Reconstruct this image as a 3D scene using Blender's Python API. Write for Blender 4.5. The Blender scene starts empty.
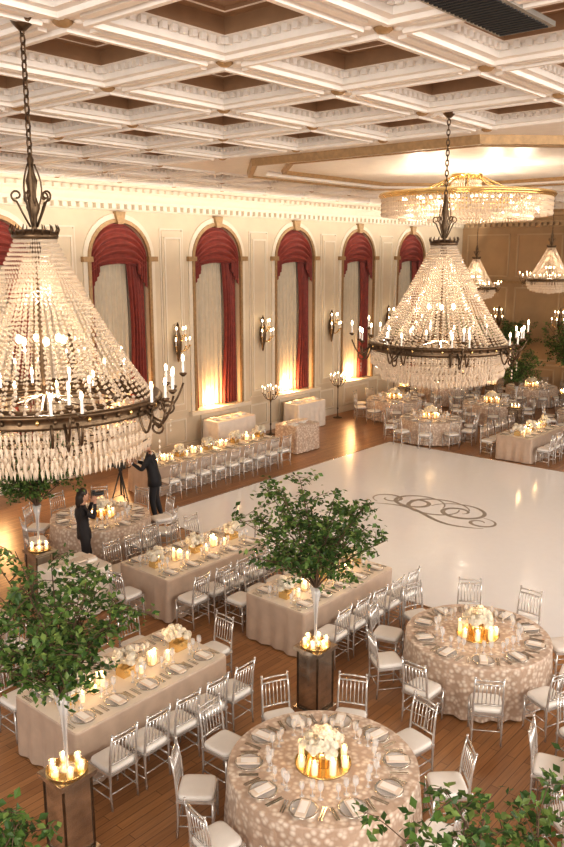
import bpy, math, random
from math import sin, cos, pi, radians, sqrt, atan2
from mathutils import Vector, Matrix
random.seed(7)
R = random.Random(11)
W = 18.3      # window wall (y)
E = 34.0      # end wall (x)
CEIL = 7.9

# ------------------------------------------------------------------ materials
def nodes_of(name):
    m = bpy.data.materials.new(name); m.use_nodes = True
    nt = m.node_tree; nt.nodes.clear()
    out = nt.nodes.new('ShaderNodeOutputMaterial')
    return m, nt, out
def pmat(name, col, rough=0.5, metal=0.0, var=0.08, scale=6.0, bump=0.0, bscale=40.0, emit=None, estr=0.0, sheen=0.0, trans=0.0, spec=None):
    m, nt, out = nodes_of(name)
    p = nt.nodes.new('ShaderNodeBsdfPrincipled')
    tc = nt.nodes.new('ShaderNodeTexCoord')
    nz = nt.nodes.new('ShaderNodeTexNoise'); nz.inputs['Scale'].default_value = scale
    nt.links.new(tc.outputs['Object'], nz.inputs['Vector'])
    cr = nt.nodes.new('ShaderNodeValToRGB')
    a = [max(0, c*(1-var)) for c in col]; b = [min(1, c*(1+var)) for c in col]
    cr.color_ramp.elements[0].color = (*a, 1); cr.color_ramp.elements[1].color = (*b, 1)
    cr.color_ramp.elements[0].position = .3; cr.color_ramp.elements[1].position = .7
    nt.links.new(nz.outputs['Fac'], cr.inputs['Fac'])
    nt.links.new(cr.outputs['Color'], p.inputs['Base Color'])
    p.inputs['Roughness'].default_value = rough; p.inputs['Metallic'].default_value = metal
    if spec is not None: p.inputs['Specular IOR Level'].default_value = spec
    if sheen: p.inputs['Sheen Weight'].default_value = sheen
    if emit:
        p.inputs['Emission Color'].default_value = (*emit, 1); p.inputs['Emission Strength'].default_value = estr
    if bump:
        n2 = nt.nodes.new('ShaderNodeTexNoise'); n2.inputs['Scale'].default_value = bscale
        nt.links.new(tc.outputs['Object'], n2.inputs['Vector'])
        bp = nt.nodes.new('ShaderNodeBump'); bp.inputs['Strength'].default_value = bump
        nt.links.new(n2.outputs['Fac'], bp.inputs['Height']); nt.links.new(bp.outputs['Normal'], p.inputs['Normal'])
    if trans:
        t = nt.nodes.new('ShaderNodeBsdfTranslucent'); nt.links.new(cr.outputs['Color'], t.inputs['Color'])
        mx = nt.nodes.new('ShaderNodeMixShader'); mx.inputs['Fac'].default_value = trans
        nt.links.new(p.outputs[0], mx.inputs[1]); nt.links.new(t.outputs[0], mx.inputs[2])
        nt.links.new(mx.outputs[0], out.inputs['Surface'])
    else:
        nt.links.new(p.outputs[0], out.inputs['Surface'])
    return m
def glassy(name, col, ftrans=0.5, rough=0.05, transl=0.0, metal=0.0):
    m, nt, out = nodes_of(name)
    p = nt.nodes.new('ShaderNodeBsdfPrincipled'); p.inputs['Base Color'].default_value = (*col, 1)
    p.inputs['Roughness'].default_value = rough; p.inputs['Specular IOR Level'].default_value = 1.0
    p.inputs['Coat Weight'].default_value = 1.0; p.inputs['Metallic'].default_value = metal
    t = nt.nodes.new('ShaderNodeBsdfTransparent')
    mx = nt.nodes.new('ShaderNodeMixShader'); mx.inputs['Fac'].default_value = ftrans
    src = p.outputs[0]
    if transl:
        tl = nt.nodes.new('ShaderNodeBsdfTranslucent'); tl.inputs['Color'].default_value = (*col, 1)
        m2 = nt.nodes.new('ShaderNodeMixShader'); m2.inputs['Fac'].default_value = transl
        nt.links.new(src, m2.inputs[1]); nt.links.new(tl.outputs[0], m2.inputs[2]); src = m2.outputs[0]
    nt.links.new(src, mx.inputs[1]); nt.links.new(t.outputs[0], mx.inputs[2])
    nt.links.new(mx.outputs[0], out.inputs['Surface'])
    return m
def emis(name, col, s):
    m, nt, out = nodes_of(name)
    e = nt.nodes.new('ShaderNodeEmission'); e.inputs['Color'].default_value = (*col, 1); e.inputs['Strength'].default_value = s
    nt.links.new(e.outputs[0], out.inputs['Surface']); return m

def wood_floor():
    m, nt, out = nodes_of('oak_strip_floor')
    p = nt.nodes.new('ShaderNodeBsdfPrincipled')
    tc = nt.nodes.new('ShaderNodeTexCoord')
    br = nt.nodes.new('ShaderNodeTexBrick')
    br.inputs['Scale'].default_value = 1.0
    br.inputs['Brick Width'].default_value = 1.3; br.inputs['Row Height'].default_value = 0.11
    br.inputs['Mortar Size'].default_value = 0.004
    br.inputs['Color1'].default_value = (.43, .215, .088, 1); br.inputs['Color2'].default_value = (.32, .15, .058, 1)
    br.inputs['Mortar'].default_value = (.14, .07, .03, 1)
    nt.links.new(tc.outputs['Object'], br.inputs['Vector'])
    mp = nt.nodes.new('ShaderNodeMapping'); mp.inputs['Scale'].default_value = (1.2, 22, 1)
    nt.links.new(tc.outputs['Object'], mp.inputs['Vector'])
    nz = nt.nodes.new('ShaderNodeTexNoise'); nz.inputs['Scale'].default_value = 2.0; nz.inputs['Detail'].default_value = 5
    nt.links.new(mp.outputs[0], nz.inputs['Vector'])
    mx = nt.nodes.new('ShaderNodeMixRGB'); mx.blend_type = 'OVERLAY'; mx.inputs['Fac'].default_value = .4
    nt.links.new(br.outputs['Color'], mx.inputs[1]); nt.links.new(nz.outputs['Fac'], mx.inputs[2])
    nt.links.new(mx.outputs[0], p.inputs['Base Color'])
    p.inputs['Roughness'].default_value = .3
    nt.links.new(p.outputs[0], out.inputs['Surface']); return m
def petal_cloth():
    m, nt, out = nodes_of('petal_applique_cloth')
    p = nt.nodes.new('ShaderNodeBsdfPrincipled')
    tc = nt.nodes.new('ShaderNodeTexCoord')
    v = nt.nodes.new('ShaderNodeTexVoronoi'); v.inputs['Scale'].default_value = 16.0
    nt.links.new(tc.outputs['Object'], v.inputs['Vector'])
    cr = nt.nodes.new('ShaderNodeValToRGB')
    cr.color_ramp.elements[0].color = (.78, .68, .58, 1); cr.color_ramp.elements[0].position = .20
    cr.color_ramp.elements[1].color = (.50, .365, .275, 1); cr.color_ramp.elements[1].position = .60
    nt.links.new(v.outputs['Distance'], cr.inputs['Fac'])
    nt.links.new(cr.outputs['Color'], p.inputs['Base Color'])
    bp = nt.nodes.new('ShaderNodeBump'); bp.inputs['Strength'].default_value = .5; bp.inputs['Distance'].default_value = .02; bp.invert = True
    nt.links.new(v.outputs['Distance'], bp.inputs['Height']); nt.links.new(bp.outputs['Normal'], p.inputs['Normal'])
    p.inputs['Roughness'].default_value = .42; p.inputs['Sheen Weight'].default_value = .2
    nt.links.new(p.outputs[0], out.inputs['Surface']); return m

M = {}
M['floor'] = wood_floor()
M['dance'] = pmat('white_dance_floor', (.88, .88, .89), .14, var=.008)
M['mono'] = pmat('taupe_vinyl', (.33, .29, .25), .4)
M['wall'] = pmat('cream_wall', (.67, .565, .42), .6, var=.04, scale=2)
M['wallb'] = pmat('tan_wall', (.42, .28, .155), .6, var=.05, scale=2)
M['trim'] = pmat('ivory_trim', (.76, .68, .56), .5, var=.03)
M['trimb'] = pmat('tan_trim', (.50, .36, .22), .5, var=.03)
M['goldtrim'] = pmat('gilded_trim', (.40, .26, .13), .45, metal=.3, var=.15, scale=12, bump=.4)
M['ceil'] = pmat('ceiling_white', (.85, .81, .76), .40, var=.04, bump=.15, bscale=14)
M['ceiltan'] = pmat('ceiling_tan', (.34, .215, .125), .45, var=.08, bump=.2, bscale=9)
M['red'] = pmat('brick_red_velvet', (.25, .042, .028), .6, var=.2, sheen=.12)
M['sheer'] = pmat('cream_sheer', (.82, .73, .58), .7, var=.04, trans=.3)
M['pane'] = pmat('window_pane', (.25, .28, .32), .1)
M['petal'] = petal_cloth()
M['satin'] = pmat('champagne_satin', (.50, .38, .295), .32, var=.08, sheen=.2)
M['topper'] = pmat('ivory_table_runner', (.74, .65, .55), .38, var=.03)
M['white_cloth'] = pmat('white_cloth', (.80, .73, .65), .6, var=.05)
M['frame'] = glassy('clear_silver_chair_frame', (.72, .69, .66), .22, .12, metal=.55)
M['cush'] = pmat('white_cushion', (.86, .83, .79), .7, var=.03)
M['china'] = pmat('white_china', (.84, .80, .75), .15, var=.02)
M['napkin'] = pmat('napkin_linen', (.74, .63, .53), .7)
M['silver'] = pmat('silverware', (.6, .57, .52), .2, metal=.9)
M['gold'] = pmat('gold_mirror', (.80, .58, .26), .15, metal=.9)
M['goblet'] = glassy('goblet_glass', (.85, .85, .85), .6)
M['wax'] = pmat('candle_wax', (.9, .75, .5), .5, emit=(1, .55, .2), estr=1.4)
M['flame'] = emis('flame', (1, .62, .25), 40)
M['bulb'] = emis('candle_bulb', (1, .76, .46), 20)
M['flower'] = pmat('white_blooms', (.88, .82, .70), .6, var=.08, scale=30, trans=.15)
M['bronze'] = pmat('aged_bronze', (.13, .085, .05), .38, metal=.8, var=.25, scale=20, bump=.3)
M['crystal'] = glassy('crystal', (.84, .73, .60), .30, .04, .2)
M['leaf1'] = pmat('leaf_green', (.10, .185, .04), .45, var=.25, trans=.25)
M['leaf2'] = pmat('leaf_green_dark', (.045, .10, .022), .45, var=.25, trans=.2)
M['leaf3'] = pmat('leaf_green_light', (.22, .32, .09), .45, var=.2, trans=.3)
M['bark'] = pmat('bark', (.13, .08, .05), .8, var=.3)
M['mirror'] = pmat('antique_mirror', (.60, .54, .46), .12, metal=.9, var=.25, scale=5)
M['suit'] = pmat('black_suit', (.014, .014, .018), .7)
M['suit2'] = pmat('black_dress_cloth', (.018, .015, .017), .7)
M['skin'] = pmat('skin', (.58, .34, .24), .5)
M['shirt'] = pmat('white_shirt', (.8, .8, .8), .6)
M['hair'] = pmat('dark_hair', (.03, .018, .012), .5)
M['eye'] = pmat('eye', (.05, .03, .02), .2)
M['lips'] = pmat('lips', (.45, .18, .15), .5)
M['black'] = pmat('black_plastic', (.03, .03, .03), .35)
M['shoe'] = pmat('black_leather', (.02, .02, .02), .25)
M['vent'] = pmat('vent_metal', (.35, .33, .30), .4, metal=.5)
M['dark'] = pmat('vent_dark', (.03, .03, .03), .8)

# ------------------------------------------------------------------ mesh builder
class MB:
    def __init__(s): s.v = []; s.f = []; s.m = []; s.s = []; s.mats = []
    def mi(s, k):
        if k not in s.mats: s.mats.append(k)
        return s.mats.index(k)
    def add(s, vs, fs, k, smooth=False, T=None):
        o = len(s.v); i = s.mi(k)
        if T is not None: vs = [tuple(T @ Vector(p)) for p in vs]
        s.v.extend(vs)
        for f in fs:
            s.f.append(tuple(a+o for a in f)); s.m.append(i); s.s.append(smooth)
    def box(s, c, d, k, rz=0, T=None):
        x, y, z = d[0]/2, d[1]/2, d[2]/2
        vs = []
        for a in (-x, x):
            for b in (-y, y):
                for e in (-z, z):
                    X = a*cos(rz)-b*sin(rz); Y = a*sin(rz)+b*cos(rz)
                    vs.append((c[0]+X, c[1]+Y, c[2]+e))
        s.add(vs, [(0, 1, 3, 2), (4, 6, 7, 5), (0, 4, 5, 1), (2, 3, 7, 6), (0, 2, 6, 4), (1, 5, 7, 3)], k, False, T)
    def lathe(s, prof, k, n=16, c=(0, 0, 0), smooth=True, T=None):
        vs = []; fs = []
        for r, z in prof:
            for i in range(n):
                a = 2*pi*i/n; vs.append((c[0]+r*cos(a), c[1]+r*sin(a), c[2]+z))
        for j in range(len(prof)-1):
            for i in range(n):
                a = j*n+i; b = j*n+(i+1) % n
                fs.append((a, b, b+n, a+n))
        s.add(vs, fs, k, smooth, T)
    def loft(s, secs, k, n=20):   # (cx, z, a, b) elliptical sections
        vs = []; fs = []
        for cx, z, a, bb in secs:
            for i in range(n):
                t = 2*pi*i/n; vs.append((cx+a*cos(t), bb*sin(t), z))
        for j in range(len(secs)-1):
            for i in range(n):
                p = j*n+i; q = j*n+(i+1) % n; fs.append((p, q, q+n, p+n))
        s.add(vs, fs, k, True)
    def tube(s, pts, rad, k, n=6, T=None, smooth=True):
        pts = [Vector(p) for p in pts]
        if not isinstance(rad, (list, tuple)): rad = [rad]*len(pts)
        vs = []; fs = []; up = None
        for i, p in enumerate(pts):
            d = (pts[min(i+1, len(pts)-1)]-pts[max(i-1, 0)])
            if d.length < 1e-9: d = Vector((0, 0, 1))
            d.normalize()
            if up is None: up = Vector((1, 0, 0)) if abs(d.x) < .8 else Vector((0, 1, 0))
            u = up-d*up.dot(d)
            if u.length < 1e-5: u = d.orthogonal()
            u.normalize(); up = u; w = d.cross(u)
            for j in range(n):
                a = 2*pi*j/n; q = p+(u*cos(a)+w*sin(a))*rad[i]; vs.append(tuple(q))
        for i in range(len(pts)-1):
            for j in range(n):
                a = i*n+j; b = i*n+(j+1) % n; fs.append((a, b, b+n, a+n))
        fs.append(tuple(reversed(range(n)))); L = (len(pts)-1)*n; fs.append(tuple(range(L, L+n)))
        s.add(vs, fs, k, smooth, T)
    def ell(s, c, r, k, n=10, m=6, T=None, e=1.0, noise=0):
        if not isinstance(r, (list, tuple)): r = (r, r, r)
        sg = lambda a: math.copysign(abs(a)**e, a)
        vs = [(c[0], c[1], c[2]+r[2])]; fs = []
        for j in range(1, m):
            ph = pi*j/m
            for i in range(n):
                a = 2*pi*i/n; q = 1+(R.uniform(-noise, noise) if noise else 0)
                vs.append((c[0]+r[0]*q*sg(sin(ph))*sg(cos(a)), c[1]+r[1]*q*sg(sin(ph))*sg(sin(a)), c[2]+r[2]*q*sg(cos(ph))))
        vs.append((c[0], c[1], c[2]-r[2]))
        for i in range(n): fs.append((0, 1+i, 1+(i+1) % n))
        for j in range(m-2):
            for i in range(n):
                a = 1+j*n+i; b = 1+j*n+(i+1) % n; fs.append((a, a+n, b+n, b))
        L = 1+(m-2)*n; t = len(vs)-1
        for i in range(n): fs.append((L+i, t, L+(i+1) % n))
        s.add(vs, fs, k, True, T)
    def bead(s, c, r, h, k, up=.5):
        x, y, z = c
        vs = [(x, y, z+h*up), (x+r, y, z), (x, y+r, z), (x-r, y, z), (x, y-r, z), (x, y, z-h*(1-up))]
        s.add(vs, [(0, 1, 2), (0, 2, 3), (0, 3, 4), (0, 4, 1), (5, 2, 1), (5, 3, 2), (5, 4, 3), (5, 1, 4)], k)
    def mesh(s, name):
        me = bpy.data.meshes.new(name); me.from_pydata(s.v, [], s.f)
        for k in s.mats: me.materials.append(M[k])
        me.polygons.foreach_set('material_index', s.m)
        me.polygons.foreach_set('use_smooth', s.s)
        me.update(); return me
def put(name, me, loc=(0, 0, 0), rz=0, sc=1, parent=None):
    if isinstance(me, MB): me = me.mesh(name)
    o = bpy.data.objects.new(name, me); bpy.context.scene.collection.objects.link(o)
    o.location = loc; o.rotation_euler = (0, 0, rz); o.scale = (sc, sc, sc)
    if parent: o.parent = parent
    return o

# ------------------------------------------------------------------ room shell
b = MB(); b.box((14, 5, -.05), (42, 28, .1), 'floor'); put('floor', b)
b = MB(); b.box((16.6, 8.9, .011), (10.2, 10.2, .02), 'dance')
b.box((16.6, 3.79, .01), (10.26, .03, .024), 'silver'); b.box((16.6, 14.01, .01), (10.26, .03, .024), 'silver')
b.box((11.49, 8.9, .01), (.03, 10.2, .024), 'silver'); b.box((21.71, 8.9, .01), (.03, 10.2, .024), 'silver')
put('dance_floor', b)

# scroll ornament on the dance floor (plain stand-in flourish)
b = MB()
def ribbon(b, pts, w, z, k):
    vs = []; fs = []
    n = len(pts)
    for i, p in enumerate(pts):
        q0 = pts[max(i-1, 0)]; q1 = pts[min(i+1, n-1)]
        dx, dy = q1[0]-q0[0], q1[1]-q0[1]; l = sqrt(dx*dx+dy*dy)+1e-9
        ww = w*(.25+.75*sin(pi*i/(n-1)))
        for sg in (-1, 1): vs.append((p[0]-dy/l*ww*sg/2, p[1]+dx/l*ww*sg/2, z))
    for i in range(n-1): fs.append((2*i, 2*i+1, 2*i+3, 2*i+2))
    b.add(vs, fs, k)
def spiral(cx, cy, r0, r1, a0, turns, n=60):
    return [(cx+(r0+(r1-r0)*i/n)*cos(a0+turns*2*pi*i/n)*1.15, cy+(r0+(r1-r0)*i/n)*sin(a0+turns*2*pi*i/n)) for i in range(n+1)]
ribbon(b, spiral(-.62, .15, .66, .10, 0, 1.6), .12, .024, 'mono')
ribbon(b, spiral(.60, .15, .68, .12, pi, -1.6), .12, .0245, 'mono')
ribbon(b, spiral(-.02, .1, .72, .50, .4, 1.0), .11, .025, 'mono')
ribbon(b, [(-1.4+3.0*i/50, -.58+.25*sin(2*pi*i/50)) for i in range(51)], .11, .0255, 'mono')
ribbon(b, spiral(-1.3, .0, .42, .1, -1.8, -1.2), .09, .026, 'mono')
ribbon(b, spiral(1.35, -.25, .36, .08, 1.8, -1.2), .09, .026, 'mono')
put('floor_scroll_decal', b, (16.4, 9.25, 0), -pi/2, .98)

# window wall with arched openings
WX = [14.32+3.816*n for n in range(-2, 5)]
OW = 1.0; SPR = 5.9; SILL = 1.2; DEP = .5
def arch(cx, w, spr, sill, n=16):
    p = [(cx-w, sill)]
    for i in range(n+1):
        a = pi-pi*i/n; p.append((cx+w*cos(a), spr+w*sin(a)))
    p.append((cx+w, sill)); return p
b = MB()
xs0 = 3.0
prev = xs0
for cx in WX:
    b.add([(prev, W, 0), (cx-OW, W, 0), (cx-OW, W, 8.3), (prev, W, 8.3)], [(0, 1, 2, 3)], 'wall')
    b.add([(cx-OW, W, 0), (cx+OW, W, 0), (cx+OW, W, SILL), (cx-OW, W, SILL)], [(0, 1, 2, 3)], 'wall')
    p = arch(cx, OW, SPR, SILL)[1:-1]
    for i in range(len(p)-1):
        b.add([(p[i][0], W, p[i][1]), (p[i+1][0], W, p[i+1][1]), (p[i+1][0], W, 8.3), (p[i][0], W, 8.3)], [(0, 1, 2, 3)], 'wall')
    q = arch(cx, OW, SPR, SILL)
    for i in range(len(q)):
        a0, a1 = q[i], q[(i+1) % len(q)]
        b.add([(a0[0], W, a0[1]), (a1[0], W, a1[1]), (a1[0], W+DEP, a1[1]), (a0[0], W+DEP, a0[1])], [(0, 1, 2, 3)], 'wall')
    prev = cx+OW
b.add([(prev, W, 0), (E, W, 0), (E, W, 8.3), (prev, W, 8.3)], [(0, 1, 2, 3)], 'wall')
put('wall_left', b)
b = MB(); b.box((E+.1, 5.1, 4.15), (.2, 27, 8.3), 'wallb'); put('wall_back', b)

def wave_sheet(b, x0, x1, y, z0, z1, k, amp, waves, nx=60, nz=8, squeeze=None, ph=0):
    vs = []; fs = []
    for j in range(nz+1):
        t = j/nz; z = z1+(z0-z1)*t
        for i in range(nx+1):
            s = i/nx
            xa, xb = x0, x1
            if squeeze: xa, xb = squeeze(t)
            vs.append((xa+(xb-xa)*s, y+amp*sin(2*pi*waves*s+ph)*(.5+.5*t)+.3*amp*sin(5.3*s*waves+2*t), z))
    for j in range(nz):
        for i in range(nx):
            a = j*(nx+1)+i; fs.append((a, a+1, a+nx+2, a+nx+1))
    b.add(vs, fs, k, True)
for n, cx in enumerate(WX):
    b = MB()
    b.add([(cx-OW-.05, W+DEP, SILL), (cx+OW+.05, W+DEP, SILL), (cx+OW+.05, W+DEP, SPR+OW+.05), (cx-OW-.05, W+DEP, SPR+OW+.05)], [(0, 1, 2, 3)], 'pane')
    for dx in (-.5, 0, .5): b.box((cx+dx, W+DEP-.03, 3.9), (.05, .04, 5.3), 'trim')
    for z in (2.2, 3.3, 4.4, 5.5): b.box((cx, W+DEP-.03, z), (1.9, .04, .05), 'trim')
    put('window_%d' % (n+1), b)
    b = MB(); wave_sheet(b, cx-OW+.01, cx+OW-.01, W+.30, SILL+.02, SPR, 'sheer', .045, 11, 110, 6)
    vs = []; fs = []
    for i in range(41):
        s = i/40; x = cx-OW+.02+(2*OW-.04)*s; zt = SPR+sqrt(max(0, (OW-.02)**2-(x-cx)**2))
        yy = W+.30+.02*sin(2*pi*11*s); vs += [(x, yy, SPR-.02), (x, yy, zt)]
    for i in range(40): fs.append((2*i, 2*i+2, 2*i+3, 2*i+1))
    b.add(vs, fs, 'sheer', True)
    wave_sheet(b, 0, 0, W+.16, SILL+.02, SPR+.3, 'red', .05, 5, 50, 10, squeeze=lambda t, cx=cx: (cx+.30+.16*sin(pi*min(1, t*1.1)), cx+OW-.03))
    wave_sheet(b, 0, 0, W+.16, SILL+.02, SPR+.3, 'red', .04, 2, 30, 10, squeeze=lambda t, cx=cx: (cx-OW+.03, cx-OW+.24-.05*sin(pi*t)))
    vs = []; fs = []; NS = 36; NT = 30
    for j in range(NT+1):
        t = j/NT
        for i in range(NS+1):
            s = i/NS; a = pi-pi*s
            tx = cx+(OW-.02)*cos(a); tz = SPR+(OW-.02)*sin(a)
            bx = cx+(OW-.05)*(2*s-1); bz = SPR-.02-.42*abs(2*s-1)**1.6-.10*cos(pi*(2*s-1))
            x = tx+(bx-tx)*t; z = tz+(bz-tz)*t
            y = W+.05-.16*sin(pi*t)*sin(pi*s)+.06*sin(2*pi*5.5*t+1.5*abs(2*s-1))
            vs.append((x, y, z))
    for j in range(NT):
        for i in range(NS):
            q = j*(NS+1)+i; fs.append((q, q+1, q+NS+2, q+NS+1))
    b.add(vs, fs, 'red', True)
    for sg in (-1, 1):
        xa = cx+sg*(OW-.34); xb = cx+sg*(OW-.02)
        vs = []; fs = []
        for i in range(25):
            s = i/24; x = xa+(xb-xa)*s; y = W+.02+.04*sin(2*pi*4*s)
            vs += [(x, y, SPR+.05), (x, y, SPR-.35-.5*s)]
        for i in range(24): fs.append((2*i, 2*i+2, 2*i+3, 2*i+1))
        b.add(vs, fs, 'red', True)
    put('window_drapery', b)
    b = MB()
    for (w0, w1, pr, k) in ((OW, OW+.10, .07, 'goldtrim'), (OW+.10, OW+.24, .04, 'trim')):
        p0 = arch(cx, w0, SPR, SILL); p1 = arch(cx, w1, SPR, SILL)
        for i in range(len(p0)-1):
            A, B, C, D = p0[i], p0[i+1], p1[i+1], p1[i]
            vs = [(q[0], W-pr, q[1]) for q in (A, B, C, D)]+[(q[0], W, q[1]) for q in (A, B, C, D)]
            b.add(vs, [(0, 1, 2, 3), (0, 4, 5, 1), (3, 2, 6, 7)], k)
    b.box((cx, W-.08, SILL-.06), (2*OW+.7, .2, .12), 'trim')
    z0 = SPR+OW-.05; z1 = SPR+OW+.28
    b.add([(cx-.10, W-.14, z0), (cx+.10, W-.14, z0), (cx+.17, W-.14, z1), (cx-.17, W-.14, z1), (cx-.10, W, z0), (cx+.10, W, z0), (cx+.17, W, z1), (cx-.17, W, z1)],
          [(0, 1, 2, 3), (0, 4, 5, 1), (1, 5, 6, 2), (2, 6, 7, 3), (3, 7, 4, 0)], 'goldtrim')
    for sg in (-1, 1): b.box((cx+sg*(OW+.13), W-.06, SPR), (.32, .14, .14), 'goldtrim')
    b.box((cx, W-.02, .65), (1.7, .04, .75), 'trim'); b.box((cx, W-.035, .65), (1.5, .04, .55), 'wall')
    put('trim_%d' % (n+1), b)
b = MB()
def frame_y(b, x0, x1, z0, z1, k, w=.05, y=None, pr=.04):
    y = W-pr/2 if y is None else y
    b.box(((x0+x1)/2, y, z0), (x1-x0+w, pr, w), k); b.box(((x0+x1)/2, y, z1), (x1-x0+w, pr, w), k)
    b.box((x0, y, (z0+z1)/2), (w, pr*.98, z1-z0-w), k); b.box((x1, y, (z0+z1)/2), (w, pr*.98, z1-z0-w), k)
for cx in [WX[0]-1.908]+[c+1.908 for c in WX]:
    if cx+.7 > E: continue
    b.box((cx, W-.03, 4.0), (.80, .06, 5.4), 'wall')
    frame_y(b, cx-.30, cx+.30, 1.5, 6.5, 'trim', y=W-.075)
    frame_y(b, cx-.43, cx+.43, 1.3, 6.75, 'trim', w=.04)
    frame_y(b, cx-.4, cx+.4, .3, 1.0, 'trim')
put('trim_panels', b)
def extr_x(b, prof, x0, x1, k):
    vs = [(x0, y, z) for y, z in prof]+[(x1, y, z) for y, z in prof]; n = len(prof)
    b.add(vs, [(i, i+1, i+1+n, i+n) for i in range(n-1)], k)
def extr_y(b, prof, y0, y1, k):
    vs = [(x, y0, z) for x, z in prof]+[(x, y1, z) for x, z in prof]; n = len(prof)
    b.add(vs, [(i, i+1, i+1+n, i+n) for i in range(n-1)], k)
b = MB()
prof = [(W, 7.20), (W-.06, 7.22), (W-.08, 7.26), (W-.1, 7.28), (W-.1, 7.36), (W-.24, 7.38), (W-.24, 7.46), (W-.32, 7.52), (W-.42, 7.62), (W-.55, 7.66), (W-.58, 7.78), (W-.75, 7.82), (W-.86, CEIL)]
extr_x(b, prof, 3, E, 'trim')
x = 3.1
while x < E-.3: b.box((x, W-.17, 7.31), (.13, .14, .13), 'trim'); b.box((x, W-.62, 7.72), (.11, .10, .09), 'trim'); x += .26
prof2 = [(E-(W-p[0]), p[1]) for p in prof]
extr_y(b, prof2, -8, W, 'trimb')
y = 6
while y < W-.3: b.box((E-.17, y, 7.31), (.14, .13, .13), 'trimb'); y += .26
put('trim_cornice', b)
b = MB(); b.box(((3+E)/2, W-.03, .12), (E-3, .06, .24), 'trim'); put('baseboard_left', b)
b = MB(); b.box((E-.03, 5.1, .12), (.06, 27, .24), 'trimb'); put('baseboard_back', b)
b = MB()
for yc in (17.0, 14.6, 12.2, 9.8, 7.4):
    for z0, z1 in ((.4, 1.1), (1.5, 4.6), (5.1, 6.9)):
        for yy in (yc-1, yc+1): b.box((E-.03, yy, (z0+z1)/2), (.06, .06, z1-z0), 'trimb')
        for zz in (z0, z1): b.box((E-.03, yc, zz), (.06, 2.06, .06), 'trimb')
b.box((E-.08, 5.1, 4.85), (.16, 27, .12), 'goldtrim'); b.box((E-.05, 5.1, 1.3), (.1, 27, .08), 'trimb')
put('trim_back_panels', b)

# coffered ceiling
b = MB(); S = 1.9
rings = [(.95, 0, 'ceil'), (.84, 0, 'ceil'), (.83, -.04, 'ceil'), (.78, -.04, 'ceil'), (.77, 0, 'ceil'), (.68, .0, 'ceil'), (.68, .10, 'ceil'),
         (.60, .13, 'ceil'), (.60, .28, 'ceiltan'), (.42, .28, 'ceiltan'), (.41, .25, 'ceil'), (.37, .25, 'ceil'), (.36, .28, 'ceiltan'), (.0, .28, 'ceiltan')]
for i in range(-9, 10):
    for j in range(-9, 5):
        if abs(i) <= 2 and abs(j) <= 2: continue
        cx, cy = 16.6+S*i, 8.9+S*j
        vs = []
        for h, z, k in rings:
            vs += [(cx-h, cy-h, CEIL+z), (cx+h, cy-h, CEIL+z), (cx+h, cy+h, CEIL+z), (cx-h, cy+h, CEIL+z)]
        for q in range(len(rings)-1):
            if q == len(rings)-2:
                b.add(vs[q*4:q*4+4], [(0, 1, 2, 3)], 'ceiltan'); continue
            b.add(vs[q*4:q*4+8], [(e, (e+1) % 4, 4+(e+1) % 4, 4+e) for e in range(4)], rings[q+1][2])
        if i < 4:
            for d in range(11):
                o = -.60+.12*d
                b.box((cx+o, cy+.645, CEIL+.085), (.06, .05, .06), 'ceil'); b.box((cx+o, cy-.645, CEIL+.085), (.06, .05, .06), 'ceil')
                b.box((cx+.645, cy+o, CEIL+.085), (.05, .06, .06), 'ceil'); b.box((cx-.645, cy+o, CEIL+.085), (.05, .06, .06), 'ceil')
        b.box((cx+.95, cy, CEIL-.0151), (.09, 1.3, .03), 'ceil'); b.box((cx, cy+.95, CEIL-.0153), (1.3, .09, .03), 'ceil')
        b.ell((cx+.95, cy+.95, CEIL), (.09, .09, .05), 'goldtrim', 8, 5)
        for a in range(4):
            b.ell((cx+.95+.13*cos(a*pi/2+.78), cy+.95+.13*sin(a*pi/2+.78), CEIL), (.05, .05, .025), 'ceil', 6, 4)
yb = 8.9+S*4.5
b.add([(-1.5, yb, CEIL), (E, yb, CEIL), (E, W, CEIL), (-1.5, W, CEIL)], [(0, 1, 2, 3)], 'ceil')
c0, c1 = 16.6, 8.9; h = 4.75
b.add([(c0-h, c1-h, CEIL), (c0+h, c1-h, CEIL), (c0+h, c1+h, CEIL), (c0-h, c1+h, CEIL)], [(0, 1, 2, 3)], 'ceil')
def octo(b, r, cut, z0, z1, w, k):
    def P(r, cut, z): return [(c0+r, c1-cut, z), (c0+r, c1+cut, z), (c0+cut, c1+r, z), (c0-cut, c1+r, z), (c0-r, c1+cut, z), (c0-r, c1-cut, z), (c0-cut, c1-r, z), (c0+cut, c1-r, z)]
    vs = P(r, cut, z1)+P(r-.03, cut, z0)+P(r-w, cut-w*.41, z0)+P(r-w-.03, cut-w*.41, z1)
    b.add(vs, [(q*8+e, q*8+(e+1) % 8, q*8+8+(e+1) % 8, q*8+8+e) for q in range(3) for e in range(8)], k)
octo(b, 4.3, 2.5, CEIL-.14, CEIL, .12, 'goldtrim'); octo(b, 4.17, 2.45, CEIL-.10, CEIL, .3, 'ceil'); octo(b, 3.6, 2.1, CEIL-.08, CEIL, .10, 'goldtrim')
b.lathe([(0, -.16), (.5, -.14), (.62, -.08), (.9, -.06), (1.0, 0)], 'ceil', 32, (c0, c1, CEIL))
b.box((14, 5, 8.35), (42, 28, .05), 'ceil')
put('ceiling', b)
b = MB(); b.box((0, 0, .02), (1.5, .5, .04), 'vent')
for i in range(22): b.box((-.68+i*.065, 0, -.005), (.03, .42, .012), 'dark')
put('ceiling_vent', b, (6.15, 3.2, CEIL-.045), 0)

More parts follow.
